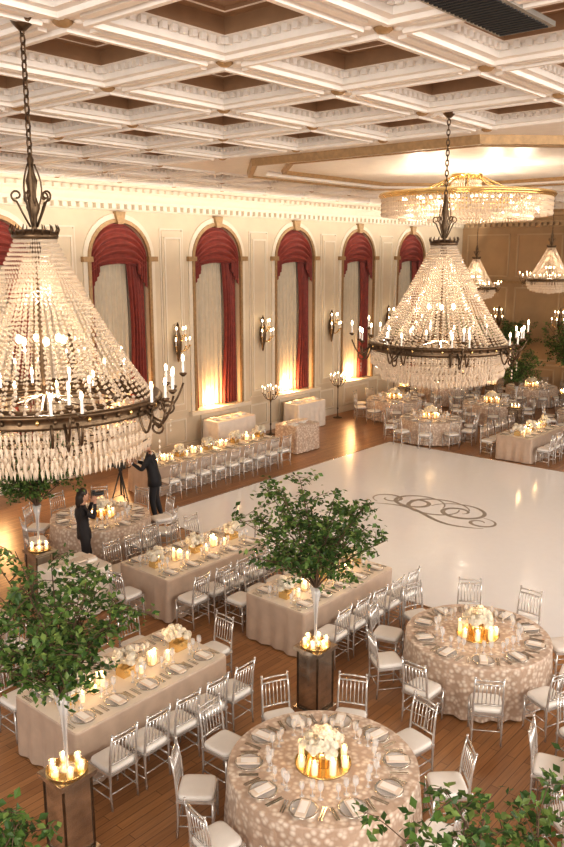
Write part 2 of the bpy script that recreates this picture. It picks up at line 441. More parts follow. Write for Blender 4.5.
# ------------------------------------------------------------------ chair
b = MB()
for sy in (-1, 1):
    b.tube([(-.20, sy*.18, 0), (-.185, sy*.18, .2), (-.185, sy*.18, .44), (-.205, sy*.175, .7), (-.245, sy*.17, .93)], [.013, .016, .017, .015, .012], 'frame')
    b.tube([(.19, sy*.19, 0), (.185, sy*.19, .1), (.185, sy*.19, .11), (.185, sy*.19, .43)], [.012, .015, .019, .017], 'frame')
    for z in (.14, .27): b.tube([(-.187, sy*.182, z), (.185, sy*.19, z)], .009, 'frame', 5)
    b.ell((-.247, sy*.17, .94), .018, 'frame', 6, 4)
for z in (.17, .30): b.tube([(.185, -.19, z), (.185, .19, z)], .009, 'frame', 5)
b.tube([(-.187, -.18, .2), (-.187, .18, .2)], .009, 'frame', 5)
for z, xx in ((.91, -.242), (.85, -.232), (.56, -.193)): b.tube([(xx, -.17, z), (xx-.008, 0, z+.004), (xx, .17, z)], .012, 'frame', 6)
for i in range(6):
    yy = -.125+.05*i; b.tube([(-.195, yy, .56), (-.235, yy, .85)], .008, 'frame', 5)
b.box((0, 0, .435), (.40, .40, .03), 'frame')
b.ell((0, 0, .475), (.195, .195, .032), 'cush', 20, 8, e=.35)
CH = b.mesh('chiavari_chair')
def chair(x, y, face): put('chiavari_chair', CH, (x, y, 0), face+R.uniform(-.06, .06))

# ------------------------------------------------------------------ lights helper
def lamp(name, loc, en, col=(1, .86, .68), rad=.06):
    l = bpy.data.lights.new(name, 'POINT'); l.energy = en; l.color = col; l.shadow_soft_size = rad
    o = bpy.data.objects.new(name, l); bpy.context.scene.collection.objects.link(o); o.location = loc; return o

# ------------------------------------------------------------------ tables
def setting(b, x, y, a, z):
    T = Matrix.Translation((x, y, z)) @ Matrix.Rotation(a, 4, 'Z')   # +x toward table centre
    b.lathe([(0, .008), (.09, .008), (.10, .012), (.145, .022), (.148, .016), (.1, .002), (0, .002)], 'goblet', 18, T=T)
    b.lathe([(.132, .024), (.146, .025), (.15, .019)], 'silver', 18, T=T)
    b.box((-.01, 0, .03), (.24, .10, .02), 'napkin', T=T)
    b.box((.0, 0, .043), (.17, .075, .003), 'cush', T=T)
    for dy in (.18, .205): b.box((0, dy, .004), (.19, .012, .006), 'silver', T=T)
    for dy in (-.18, -.205): b.box((0, dy, .004), (.20, .014, .006), 'silver', T=T)
    for dx, dy, s in ((.21, -.12, 1), (.235, -.03, .9), (.2, .07, .8)):
        b.lathe([(.03*s, 0), (.032*s, .004), (.005, .01), (.005, .08*s), (.03*s, .11*s), (.036*s, .15*s), (.03*s, .19*s)], 'goblet', 8, (dx, dy, 0), T=T)
def bloom(b, c, r):
    b.ell(c, r*.75, 'flower', 8, 5, noise=.12)
    for k in range(9):
        a = R.uniform(0, 2*pi); e = R.uniform(-.3, 1.2); d = Vector((cos(a)*cos(e), sin(a)*cos(e), sin(e)))
        u = d.orthogonal().normalized(); w = d.cross(u)
        p = Vector(c)+d*r*.62
        s = r*.55
        vs = [tuple(p+u*s+d*s*.35), tuple(p+w*s+d*s*.3), tuple(p-u*s+d*s*.35), tuple(p-w*s+d*s*.3), tuple(p-d*s*.1)]
        b.add(vs, [(0, 1, 4), (1, 2, 4), (2, 3, 4), (3, 0, 4)], 'flower', True)
def candle(b, x, y, z, h=.10, r=.03):
    b.lathe([(r+.012, 0), (r+.014, h+.04), (r+.010, h+.04)], 'goblet', 8, (x, y, z))
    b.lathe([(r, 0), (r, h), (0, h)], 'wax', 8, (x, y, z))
    b.ell((x, y, z+h+.028), (.011, .011, .028), 'flame', 6, 4)
def cloth(b, per, cen, top, k, ktop, amp, waves, zs=(0, .012, .03, .2, .45, .72)):
    n = len(per); vs = []; fs = []
    L = [0]
    for i in range(n):
        p, q = per[i][0], per[(i+1) % n][0]; L.append(L[-1]+sqrt((p[0]-q[0])**2+(p[1]-q[1])**2))
    for dz in zs:
        t = dz/top; zz = top-dz
        for i in range(n):
            (x, y), (nx, ny) = per[i]
            s = L[i]/L[-1]*2*pi
            o = .008*min(1, dz/.01)+amp*t*(.55+.45*sin(waves*s)+.25*sin(waves*.37*s+1))
            if dz == 0: o = -.004
            vs.append((x+nx*o, y+ny*o, max(.012, zz)))
    for j in range(len(zs)-1):
        for i in range(n):
            a = j*n+i; c = j*n+(i+1) % n; fs.append((a, a+n, c+n, c))
    b.add(vs, fs, k, True)
    tv = [(p[0][0]-p[1][0]*.002, p[0][1]-p[1][1]*.002, top+.001) for p in per]+[(cen[0], cen[1], top+.001)]
    b.add(tv, [(i, (i+1) % n, n) for i in range(n)], ktop)
def round_per(r, n=120): return [((r*cos(2*pi*i/n), r*sin(2*pi*i/n)), (cos(2*pi*i/n), sin(2*pi*i/n))) for i in range(n)]
def rect_per(lx, ly, rc=.04, n=150):
    out = []
    def edge(x0, y0, x1, y1, nx, ny, m):
        for i in range(m): t = (i+.0)/m; out.append(((x0+(x1-x0)*t, y0+(y1-y0)*t), (nx, ny)))
    hx, hy = lx/2, ly/2; mx = int(lx*22); my = int(ly*22)
    def corner(cx, cy, a0):
        for i in range(5): a = a0+pi/2*i/5; out.append(((cx+rc*cos(a), cy+rc*sin(a)), (cos(a), sin(a))))
    edge(hx, -hy+rc, hx, hy-rc, 1, 0, my); corner(hx-rc, hy-rc, 0)
    edge(hx-rc, hy, -hx+rc, hy, 0, 1, mx); corner(-hx+rc, hy-rc, pi/2)
    edge(-hx, hy-rc, -hx, -hy+rc, -1, 0, my); corner(-hx+rc, -hy+rc, pi)
    edge(-hx+rc, -hy, hx-rc, -hy, 0, -1, mx); corner(hx-rc, -hy+rc, 3*pi/2)
    return out
b = MB(); cloth(b, round_per(1.0), (0, 0), .75, 'petal', 'petal', .07, 26)
b.lathe([(.05, .01), (.05, .74)], 'silver', 8)
RT = b.mesh('round_banquet_table')
b = MB()
for i in range(10):
    a = 2*pi*(i+.5)/10; setting(b, .78*cos(a), .78*sin(a), a+pi, .753)
RS = b.mesh('place_settings')
b = MB()
b.lathe([(0, .012), (.27, .012), (.29, .02), (.30, .02), (.30, 0), (0, 0)], 'gold', 28, (0, 0, .753))
b.lathe([(.12, 0), (.13, .10), (.13, .18), (.11, .18), (.10, .1)], 'gold', 16, (0, 0, .768))
for i in range(40):
    a = R.uniform(0, 2*pi); r = .20*sqrt(R.random()); bloom(b, (r*cos(a), r*sin(a), .97+.14*(1-(r/.20)**2)+R.uniform(-.02, .02)), R.uniform(.05, .07))
for i in range(8):
    a = 2*pi*i/8+.2; candle(b, .245*cos(a), .245*sin(a), .775, R.uniform(.07, .14), .028)
RC = b.mesh('flower_candle_centerpiece')
def round_table(x, y, rot=0, chairs=range(10), cr=1.33, glow=3.5):
    put('round_banquet_table', RT, (x, y, 0), rot); put('place_settings', RS, (x, y, 0), rot); put('flower_candle_centerpiece', RC, (x, y, 0), rot)
    for i in chairs:
        a = 2*pi*(i+.5)/10+rot; chair(x+cr*cos(a), y+cr*sin(a), a+pi)
    lamp('candle_glow_light', (x, y, 1.32), glow, (1, .62, .28), .03)
def rect_table(x0, x1, y0, y1, near=5, far=5, endl=False, endr=False, skipn=(), skipf=()):
    cx, cy = (x0+x1)/2, (y0+y1)/2; lx, ly = x1-x0, y1-y0
    b = MB(); cloth(b, rect_per(lx, ly), (0, 0), .75, 'satin', 'topper', .05, int(14+lx*5), zs=(0, .012, .03, .2, .45, .73))
    put('long_banquet_table', b, (cx, cy, 0))
    b = MB()
    n = near
    for i in range(n):
        x = -lx/2+lx*(i+.5)/n; setting(b, x, -ly/2+.20, pi/2, .753); setting(b, x, ly/2-.20, -pi/2, .753)
    put('place_settings', b, (cx, cy, 0))
    b = MB(); m = int(lx/.48)
    for i in range(m):
        x = -lx/2+.3+(lx-.6)*i/(m-1)
        if i % 2 == 0:
            b.box((x, 0, .753+.06), (.20, .16, .12), 'gold')
            for q in range(20): bloom(b, (x+R.uniform(-.15, .15), R.uniform(-.12, .12), .753+.15+R.uniform(0, .14)), R.uniform(.05, .07))
        else:
            b.box((x, 0, .753+.006), (.26, .22, .012), 'mirror')
            for q in range(4): candle(b, x+R.uniform(-.10, .10), (-.08+.05*q), .766, R.uniform(.05, .16), .026)
        candle(b, x+.15, R.choice((-.12, .12)), .753, R.uniform(.05, .1), .024)
    put('flower_candle_runner', b, (cx, cy, 0))
    lamp('candle_glow_light', (cx-lx*.25, cy, 1.3), 3, (1, .62, .28), .03); lamp('candle_glow_light', (cx+lx*.25, cy, 1.3), 3, (1, .62, .28), .03)
    for i in range(n):
        x = x0+lx*(i+.5)/n
        if i not in skipn: chair(x, y0-.33, pi/2)
        if i < far and i not in skipf: chair(x, y1+.33, -pi/2)
    if endl: chair(x0-.35, cy, 0)
    if endr: chair(x1+.35, cy, pi)

round_table(6.0, 4.59, .1)
round_table(9.75, 4.73, .25)
round_table(9.5, 13.1, .0, chairs=(0, 1, 2, 3, 4, 7, 8, 9))
round_table(8.3, 1.6, .3)
rect_table(4.6, 7.0, 7.0, 8.25, endr=True)
rect_table(8.15, 10.6, 9.5, 10.75, endl=True, endr=True)
rect_table(8.65, 11.05, 7.0, 8.2, endr=False)
rect_table(3.4, 5.8, 10.3, 11.5)
rect_table(12.6, 17.4, 15.1, 16.1, near=9, far=0)
rect_table(21.95, 24.4, 9.3, 10.4)
for (x, y, r) in ((22.9, 13.2, .1), (25.2, 16.1, .3), (26.9, 13.0, .2), (29.2, 16.3, .0), (31.3, 13.4, .4), (27.3, 9.6, .1), (31.6, 9.8, .2)):
    round_table(x, y, r)

def side_table(x, y, lx, ly, h, k='petal', stuff=True):
    b = MB(); cloth(b, rect_per(lx, ly), (0, 0), h, k, k, .05, 16, zs=(0, .012, .03, h*.3, h*.6, h-.02)); put('side_table_with_cloth', b, (x, y, 0))
    if stuff:
        b = MB()
        for i in range(4): b.box((-lx*.33+lx*.22*i, R.uniform(-ly*.2, ly*.2), h+.003+.02), (.2, .26, .04), 'cush', rz=R.uniform(-.2, .2)); b.box((-lx*.33+lx*.22*i, 0, h+.06), (.17, .2, .03), 'napkin')
        put('folded_linens', b, (x, y, 0))
side_table(19.0, 15.7, 1.1, .9, .85, 'petal')
side_table(17.9, 17.6, 1.7, .7, .95, 'white_cloth')
side_table(21.7, 17.6, 1.5, .7, .95, 'white_cloth')
side_table(7.5, 11.15, .9, .9, .8, 'white_cloth')

# standing candelabra near the wall piers
b = MB()
b.lathe([(0, .03), (.16, .02), (.18, 0), (.0, 0)], 'bronze', 16)
b.lathe([(.05, .02), (.025, .1), (.018, .3), (.035, .36), (.018, .42), (.016, 1.1), (.04, 1.18), (.02, 1.26), (.016, 1.5)], 'bronze', 10)
for i in range(6):
    a = 2*pi*i/6; e = (cos(a), sin(a)); pts = [(e[0]*.28*t, e[1]*.28*t, 1.25-.12*sin(pi*t)+.18*t) for t in (0, .2, .4, .6, .8, 1)]
    b.tube(pts, .011, 'bronze', 5); x, y, z = pts[-1]
    b.lathe([(.01, -.02), (.035, 0), (.035, .012)], 'bronze', 8, (x, y, z)); b.lathe([(.014, 0), (.014, .18), (0, .18)], 'cush', 6, (x, y, z)); b.ell((x, y, z+.21), (.014, .014, .035), 'bulb', 6, 5)
b.lathe([(.014, 1.5), (.014, 1.68), (0, 1.68)], 'cush', 6); b.ell((0, 0, 1.71), (.014, .014, .035), 'bulb', 6, 5)
SCAN = b.mesh('standing_candelabra')
for cx in (WX[3]+1.908, WX[4]+1.908, WX[5]+1.908): put('standing_candelabra', SCAN, (cx, W-.55, 0))

# ------------------------------------------------------------------ trees on mirrored pedestals
def tree_mesh(seed, nb=17, ns=10, nl=24, leaf=.064):
    r = random.Random(seed); b = MB()
    b.lathe([(0, .01), (.19, .01), (.20, .03), (.19, .03), (0, .025)], 'gold', 20)
    for i in range(6):
        a = 2*pi*i/6; candle(b, .14*cos(a), .14*sin(a), .03, .04, .022)
    b.lathe([(.085, .03), (.08, .05), (.02, .09), (.022, .35), (.04, .6), (.085, .82), (.08, .82), (.035, .6)], 'goblet', 14)
    top = Vector((0, 0, .78))
    for i in range(nb):
        az = 2*pi*i*.382*1.0+r.uniform(-.3, .3); el = -.15+1.4*(i+.5)/nb
        rr = r.uniform(.7, 1.15)
        end = Vector((cos(az)*cos(el)*rr, sin(az)*cos(el)*rr, 1.42+sin(el)*.82*rr))
        mid = Vector((end.x*.35, end.y*.35, .78+(end.z-.78)*.62))
        pts = []
        for q in range(9):
            t = q/8; pts.append(top*(1-t)**2+mid*2*t*(1-t)+end*t*t)
        b.tube([(0, 0, .15)]+[tuple(p) for p in pts], [.008]+[.013*(1-.75*q/8) for q in range(9)], 'bark', 5)
        for k in range(ns):
            t = .25+.75*(k+r.random())/ns; q = min(7, int(t*8)); p = pts[q].lerp(pts[q+1], t*8-q)
            d = Vector((r.gauss(0, 1), r.gauss(0, 1), r.gauss(.15, .6))).normalized()
            L = r.uniform(.20, .50)*(1.1-.35*t)
            e = p+d*L+Vector((0, 0, -.06*L))
            b.tube([tuple(p), tuple((p+e)/2+Vector((0, 0, .03))), tuple(e)], [.005, .004, .002], 'bark', 4)
            for m in range(nl):
                tt = r.uniform(.15, 1.08); c = p.lerp(e, tt)+Vector((r.gauss(0, .035), r.gauss(0, .035), r.gauss(0, .035)))
                dr = Vector((r.gauss(0, 1), r.gauss(0, 1), r.gauss(-.2, .6))).normalized()
                nn = Vector((r.gauss(0, .6), r.gauss(0, .6), 1)); sd = dr.cross(nn).normalized(); up = sd.cross(dr)
                l = leaf*r.uniform(.7, 1.4)
                v = [c, c+dr*l*.5+sd*l*.33+up*l*.08, c+dr*l*1.1, c+dr*l*.5-sd*l*.33+up*l*.08]
                b.add([tuple(x) for x in v], [(0, 1, 2), (0, 2, 3)], r.choice(('leaf1', 'leaf1', 'leaf2', 'leaf2', 'leaf3')))
    return b.mesh('tree_centerpiece')
TR = [tree_mesh(1), tree_mesh(5, nl=19), tree_mesh(9)]
b = MB(); 
b.box((0, 0, .04), (.42, .42, .08), 'mirror'); b.box((0, 0, .49), (.33, .33, .82), 'mirror'); b.box((0, 0, .925), (.42, .42, .05), 'mirror')
for sx in (-1, 1):
    for sy in (-1, 1): b.box((sx*.165, sy*.165, .49), (.02, .02, .82), 'bronze')
for z in (.1, .885):
    for sg in (-1, 1): b.box((sg*.168, 0, z), (.012, .33, .02), 'bronze'); b.box((0, sg*.168, z), (.33, .012, .02), 'bronze')
PD = b.mesh('mirrored_pedestal')
def tree(x, y, v, rz, sc=1): 
    put('mirrored_pedestal', PD, (x, y, 0), 0); put('tree_centerpiece', TR[v], (x, y, .951), rz, sc)
tree(7.69, 6.03, 0, .4, 1.03); tree(4.0, 6.28, 1, 1.2, 1.05); tree(3.95, 1.45, 2, 0, .92); tree(1.72, 4.02, 0, 2.1, .93); tree(7.3, 11.9, 2, 1.0, 1.0)
for x, y, v, r_, s in ((26.8, 16.7, 0, 1, 1.05), (31.6, 16.5, 1, 2, 1.2), (29.5, 14.3, 2, 3, 1.1), (31.9, 11.5, 0, 4, 1.2), (29.3, 11.2, 1, 5, 1.2), (25.4, 11.4, 2, .5, .9), (32.5, 14.9, 0, 2, 1.1)):
    tree(x, y, v, r_, s)

# ------------------------------------------------------------------ chandeliers
def bulbcandle(b, x, y, z, h=.14):
    b.lathe([(.012, -.02), (.035, 0), (.038, .015), (.014, .02)], 'bronze', 8, (x, y, z))
    b.lathe([(.013, .015), (.013, h), (0, h)], 'cush', 6, (x, y, z))
    b.ell((x, y, z+h+.03), (.014, .014, .036), 'bulb', 6, 5)
def chandelier_mesh():
    b = MB(); r = random.Random(3)
    NS = 64; H = 1.42
    rad = lambda t: .17+.82*(.55*t+.45*t**2.2)+.06*sin(pi*t)
    for i in range(NS):
        a = 2*pi*i/NS
        for j in range(38):
            t = (j+.5)/38; q = rad(t); z = H*(1-t)
            b.bead((q*cos(a), q*sin(a), z), .013+.011*t, .037, 'crystal')
    for i in range(36):
        a = 2*pi*(i+.5)/36
        for j in range(30):
            t = (j+.5)/30; q = .10+.60*t**1.3; b.bead((q*cos(a), q*sin(a), H*.92*(1-t)), .018, .036, 'crystal')
    b.lathe([(.10, H+.02), (.19, H+.0), (.20, H+.02), (.19, H+.05), (.15, H+.07), (.10, H+.08)], 'bronze', 24)
    for i in range(16):
        a = 2*pi*i/16; c = (.185*cos(a), .185*sin(a))
        b.tube([(c[0], c[1], H+.03), (c[0]*1.12, c[1]*1.12, H+.08), (c[0]*1.05, c[1]*1.05, H+.12)], [.012, .009, .003], 'bronze', 5)
    b.lathe([(.012, -.25), (.02, .2), (.04, .35), (.02, .5), (.02, 1.2), (.05, 1.35), (.02, 1.45), (.03, 1.60), (.06, 1.68), (.03, 1.78), (.05, 1.9), (.02, 2.0), (.03, 2.08), (.0, 2.14)], 'bronze', 12)
    for i in range(5):
        a = 2*pi*i/5; pts = []
        for q in range(13):
            t = q/12; ang = -pi/2+t*2.1*pi; rr = .05*(1-.6*t)
            pts.append((cos(a)*(.13+rr*cos(ang)), sin(a)*(.13+rr*cos(ang)), H+.36+rr*sin(ang)))
        b.tube([(cos(a)*.03, sin(a)*.03, H+.10), (cos(a)*.09, sin(a)*.09, H+.22)]+pts, .009, 'bronze', 5)
        pts = []
        for q in range(9):
            t = q/8; pts.append((cos(a+.6)*(.03+.05*sin(pi*t)), sin(a+.6)*(.03+.05*sin(pi*t)), H+.22+.4*t))
        b.tube(pts, .007, 'bronze', 5)
    b.lathe([(.96, -.06), (1.02, -.065), (1.035, -.045), (1.02, -.03), (1.03, .02), (1.05, .035), (1.03, .055), (.97, .05), (.96, -.06)], 'bronze', 72)
    b.lathe([(.62, -.02), (.64, 0), (.62, .02), (.60, 0), (.62, -.02)], 'bronze', 48)
    for i in range(48):
        a = 2*pi*i/48; b.ell((1.035*cos(a), 1.035*sin(a), 0), (.018, .018, .024), 'gold' if i % 3 == 0 else 'bronze', 6, 4)
    for i in range(8):
        a = 2*pi*i/8; b.tube([(.02*cos(a), .02*sin(a), .05), (.5*cos(a), .5*sin(a), .0), (.97*cos(a), .97*sin(a), 0)], .012, 'bronze', 5)
    for q, z0, L, n, rp in ((1.0, -.09, .20, 120, .018), (.93, -.10, .34, 110, .018), (.84, -.2, .32, 95, .018), (.70, -.30, .26, 80, .017), (.56, -.38, .22, 62, .017), (.40, -.46, .16, 46, .017), (.22, -.52, .12, 26, .017), (.06, -.56, .10, 8, .017)):
        for i in range(n):
            a = 2*pi*(i+.5*r.random())/n
            b.bead((q*cos(a), q*sin(a), z0), rp*.8, .03, 'crystal')
            m = max(1, int(L/.10))
            for w in range(m):
                b.bead((q*cos(a), q*sin(a), z0-.03-w*L/m), rp, L/m*.95, 'crystal', up=.25)
        if q < .95: b.lathe([(q-.006, z0+.015), (q+.006, z0+.015), (q+.006, z0+.025), (q-.006, z0+.025), (q-.006, z0+.015)], 'bronze', 48)
    for i in range(8):
        a0 = 2*pi*i/8+.2
        for da, ro, zz in ((-.10, 1.17, .04), (0, 1.30, .14), (.10, 1.17, .04)):
            a = a0+da; e = (cos(a), sin(a))
            pts = []
            for q in range(9):
                t = q/8; rr = 1.03+(ro-1.03)*t; z = -.02-.20*sin(pi*t*.9)+(zz+.02)*t
                pts.append((e[0]*rr, e[1]*rr, z))
            b.tube(pts, .011, 'bronze', 5)
            bulbcandle(b, e[0]*ro, e[1]*ro, zz+.02, .13)
        e = (cos(a0), sin(a0)); pts = []
        for q in range(14):
            t = q/13; ang = pi/2-t*2.3*pi; rr = .07*(1-.6*t); pts.append((e[0]*(1.14+rr*cos(ang)), e[1]*(1.14+rr*cos(ang)), -.16+rr*sin(ang)))
        b.tube([(e[0]*1.03, e[1]*1.03, -.03)]+pts, .01, 'bronze', 5)
        for w in range(3): b.bead((e[0]*1.16, e[1]*1.16, -.28-w*.05), .014, .045, 'crystal')
    for i in range(8):
        a = 2*pi*i/8+.3; bulbcandle(b, .45*cos(a), .45*sin(a), .08, .1)
    for i in range(6):
        a = 2*pi*i/6; b.ell((.2*cos(a), .2*sin(a), .55), (.03, .03, .04), 'bulb', 6, 5)
    return b.mesh('crystal_chandelier')
CHN = chandelier_mesh()
def chain_mesh(b, z0, z1):
    z = z0; i = 0
    while z < z1:
        pts = []
        for q in range(11):
            a = 2*pi*q/10; u = .022*cos(a); w = .045*sin(a)
            pts.append((u, 0, z+w) if i % 2 else (0, u, z+w))
        b.tube(pts, .008, 'bronze', 5); z += .068; i += 1
def chandelier(x, y, z, rz, sc=1.0, en=150):
    e = put('crystal_chandelier', CHN, (x, y, z), rz, sc)
    b = MB(); chain_mesh(b, 2.14, (CEIL-z)/sc-.05); 
    b.lathe([(0, 0), (.03, 0), (.08, .05), (.10, .09), (0, .09)], 'bronze', 16, (0, 0, (CEIL-z)/sc-.09))
    put('chain', b, parent=e)
    lamp('chandelier_bulb_light', (x, y, z+.95*sc), en*.2); lamp('chandelier_bulb_light', (x, y, z+.12*sc), en*.55)
chandelier(3.99, 6.25, 4.72, .15, 1.0, 60)
chandelier(10.1, 5.72, 4.76, .55, .97, 80)
chandelier(24.7, 12.75, 4.95, 0, .66, 50)
chandelier(25.0, 10.35, 5.25, .3, .70, 50)

b = MB()
b.lathe([(.30, .45), (.34, .47), (.34, .62), (.30, .64)], 'gold', 32)
b.lathe([(.03, .0), (.03, .75)], 'bronze', 8)
for i in range(36):
    a = 2*pi*i/36
    for w in range(4): b.bead((.32*cos(a), .32*sin(a), .40-w*.10), .022, .095, 'crystal')
for q, z0, L, n in ((1.85, .0, .42, 170), (1.72, -.02, .46, 130), (1.45, -.10, .42, 110), (1.15, -.16, .38, 90), (.8, -.22, .34, 64), (.45, -.26, .3, 36)):
    b.lathe([(q-.02, z0+.03), (q+.02, z0+.03), (q+.03, z0+.07), (q-.02, z0+.07), (q-.02, z0+.03)], 'gold', 64)
    for i in range(n):
        a = 2*pi*i/n; m = int(L/.10)
        for w in range(m): b.bead((q*cos(a), q*sin(a), z0-w*.10), .03, .105, 'crystal')
b.lathe([(1.83, .06), (1.90, .06), (1.93, .10), (1.90, .14), (1.84, .15), (1.80, .12)], 'gold', 72)
for i in range(12):
    a = 2*pi*i/12
    b.tube([(.33*cos(a), .33*sin(a), .5), (1.0*cos(a), 1.0*sin(a), .2), (1.84*cos(a), 1.84*sin(a), .1)], .015, 'gold', 5)
    for q in (.6, 1.0, 1.4): b.ell((q*cos(a+.2), q*sin(a+.2), .05), (.035, .035, .05), 'bulb', 6, 5)
put('crystal_drum_chandelier', b, (16.6, 8.9, 7.2))
for dx, dy in ((1.3, 0), (-1.3, 0), (0, 1.3), (0, -1.3)): lamp('drum_bulb_light', (16.6+dx, 8.9+dy, 7.12), 45, (1, .92, .80))

# ------------------------------------------------------------------ wall sconces
b = MB()
b.lathe([(.0, -.55), (.03, -.5), (.05, -.35), (.09, -.2), (.11, 0), (.09, .2), (.05, .35), (.07, .45), (.03, .55), (0, .62)], 'bronze', 12)
for da in (-.9, 0, .9):
    for lev, rr in ((-.15, .34), (.15, .22)):
        e = (sin(da), -cos(da)); pts = [(e[0]*rr*t, e[1]*rr*t, lev-.12*sin(pi*t)+.1*t) for t in (0, .2, .4, .6, .8, 1)]
        b.tube(pts, .014, 'gold', 5); x, y, z = pts[-1]
        b.lathe([(.012, -.02), (.04, 0), (.04, .012)], 'gold', 8, (x, y, z)); b.lathe([(.016, 0), (.016, .16), (0, .16)], 'cush', 6, (x, y, z)); b.ell((x, y, z+.2), (.02, .02, .05), 'bulb', 6, 5)
        for w in range(3): b.bead((x, y, z-.06-.05*w), .014, .045, 'crystal')
SC = b.mesh('candle_wall_sconce')
for cx in [c+1.908 for c in WX]:
    if cx < E-.5: put('candle_wall_sconce', SC, (cx, W-.21, 3.4), 0, 1.05)
put('candle_wall_sconce', SC, (E-.22, 16.2, 3.2), -pi/2); put('candle_wall_sconce', SC, (E-.22, 13.4, 3.2), -pi/2)

# ------------------------------------------------------------------ people
def bake_skin(verts, edges, radii, sub=2):
    me = bpy.data.meshes.new('tmp'); me.from_pydata(verts, edges, [])
    o = bpy.data.objects.new('tmp', me); bpy.context.scene.collection.objects.link(o)
    mod = o.modifiers.new('s', 'SKIN'); mod.use_smooth_shade = True
    sv = me.skin_vertices[0].data
    for i, r in enumerate(radii):
        sv[i].radius = r if isinstance(r, tuple) else (r, r)
        sv[i].use_root = (i == 0)
    ss = o.modifiers.new('d', 'SUBSURF'); ss.levels = sub; ss.render_levels = sub
    dg = bpy.context.evaluated_depsgraph_get(); dg.update()
    ev = o.evaluated_get(dg); m2 = ev.to_mesh()
    vs = [tuple(v.co) for v in m2.vertices]; fs = [tuple(p.vertices) for p in m2.polygons]
    ev.to_mesh_clear(); bpy.data.objects.remove(o); bpy.data.meshes.remove(me)
    return vs, fs
def person(name, P, female, suit, loc, rz, sc, long_hair):
    names = ['pelvis', 'waist', 'chest', 'neck', 'headb', 'shL', 'elL', 'wrL', 'paL', 'shR', 'elR', 'wrR', 'paR', 'hiL', 'knL', 'anL', 'toL', 'hiR', 'knR', 'anR', 'toR']
    k = .9 if female else 1
    rad = dict(pelvis=(.13*k+.01, .15), waist=(.11*k, .13*k), chest=(.12*k, .16*k), neck=.058*k, headb=.05*k, shL=.075*k, elL=.050*k, wrL=.034*k, paL=.034*k,
               hiL=.105, knL=.072*k, anL=.052*k, toL=.035*k)
    for q in ('sh', 'el', 'wr', 'pa', 'hi', 'kn', 'an', 'to'): rad[q+'R'] = rad[q+'L']
    E_ = [('pelvis', 'waist'), ('waist', 'chest'), ('chest', 'neck'), ('neck', 'headb')]
    for s in 'LR': E_ += [('chest', 'sh'+s), ('sh'+s, 'el'+s), ('el'+s, 'wr'+s), ('wr'+s, 'pa'+s), ('pelvis', 'hi'+s), ('hi'+s, 'kn'+s), ('kn'+s, 'an'+s), ('an'+s, 'to'+s)]
    idx = {n: i for i, n in enumerate(names)}
    vs, fs = bake_skin([P[n] for n in names], [(idx[a], idx[c]) for a, c in E_], [rad[n] for n in names])
    b = MB()
    nk = Vector(P['neck']); 
    groups = {}
    for f in fs:
        c = Vector((0, 0, 0))
        for i in f: c += Vector(vs[i])
        c /= len(f)
        m = suit
        for s in 'LR':
            w = Vector(P['wr'+s]); pa = Vector(P['pa'+s]); d = (pa-w).normalized()
            if (c-w).length < .14 and (c-w).dot(d) > .0: m = 'skin'
            elif (c-w).length < .07 and (c-w).dot(d) > -.025: m = 'shirt' if not female else suit
        if c.z > nk.z-.01 and (Vector((c.x, c.y))-Vector((nk.x, nk.y))).length < .1: m = 'skin'
        elif (not female) and c.z > nk.z-.05 and (c-nk).length < .1: m = 'shirt'
        elif (not female) and c.x > P['chest'][0]+.07 and abs(c.y) < .05*(c.z-(nk.z-.28))/.2 and c.z > nk.z-.28: m = 'shirt'
        if c.z < .075: m = 'shoe'
        groups.setdefault(m, []).append(f)
    base = len(b.v); b.v.extend(vs)
    for m, l in groups.items():
        i = b.mi(m)
        for f in l: b.f.append(tuple(a+base for a in f)); b.m.append(i); b.s.append(True)
    px, wx, cx, nx_ = P['pelvis'][0], P['waist'][0], P['chest'][0], P['neck'][0]
    sz = P['shL'][2]
    if female:
        b.loft([(px, .84, .0, .0), (px, .84, .125, .165), (px, .95, .125, .165), (wx, 1.12, .098, .128), (cx, 1.28, .118, .150), (cx, 1.36, .108, .160), (cx+.01, sz+.02, .075, .120), (nx_, sz+.075, .045, .05)], suit)
    else:
        b.loft([(px, .80, .12, .15), (px, .79, .150, .195), (px, .95, .140, .185), (wx, 1.12, .122, .165), (cx, 1.28, .135, .195), (cx, 1.37, .125, .205), (cx+.01, sz+.03, .085, .165), (nx_, sz+.075, .055, .065)], suit)
    hb = Vector(P['headb']); T = Matrix.Translation(hb+Vector((.02, 0, .07))) @ Matrix.Rotation(P.get('tilt', 0), 4, 'Y')
    b.ell((0, 0, 0), (.092, .073, .118), 'skin', 20, 14, T=T)
    b.ell((.03, 0, -.07), (.05, .05, .045), 'skin', 12, 8, T=T)
    b.tube([(.085, 0, .02), (.108, 0, -.02), (.085, 0, -.03)], [.008, .015, .01], 'skin', 6, T=T)
    for sy in (-1, 1):
        b.ell((.080, sy*.03, .012), (.012, .014, .008), 'eye', 8, 6, T=T)
        b.ell((.078, sy*.031, .032), (.01, .018, .004), 'hair', 8, 4, T=T)
        b.ell((-.005, sy*.075, -.005), (.018, .010, .03), 'skin', 8, 6, T=T)
    b.ell((.079, 0, -.055), (.010, .024, .007), 'lips', 8, 6, T=T)
    b.ell((-.02, 0, .035), (.092, .083, .102), 'hair', 16, 10, T=T)
    if long_hair:
        b.tube([(-.05, 0, .07), (-.075, 0, -.04), (-.09, 0, -.16), (-.10, 0, -.26)], [.07, .078, .068, .02], 'hair', 10, T=T)
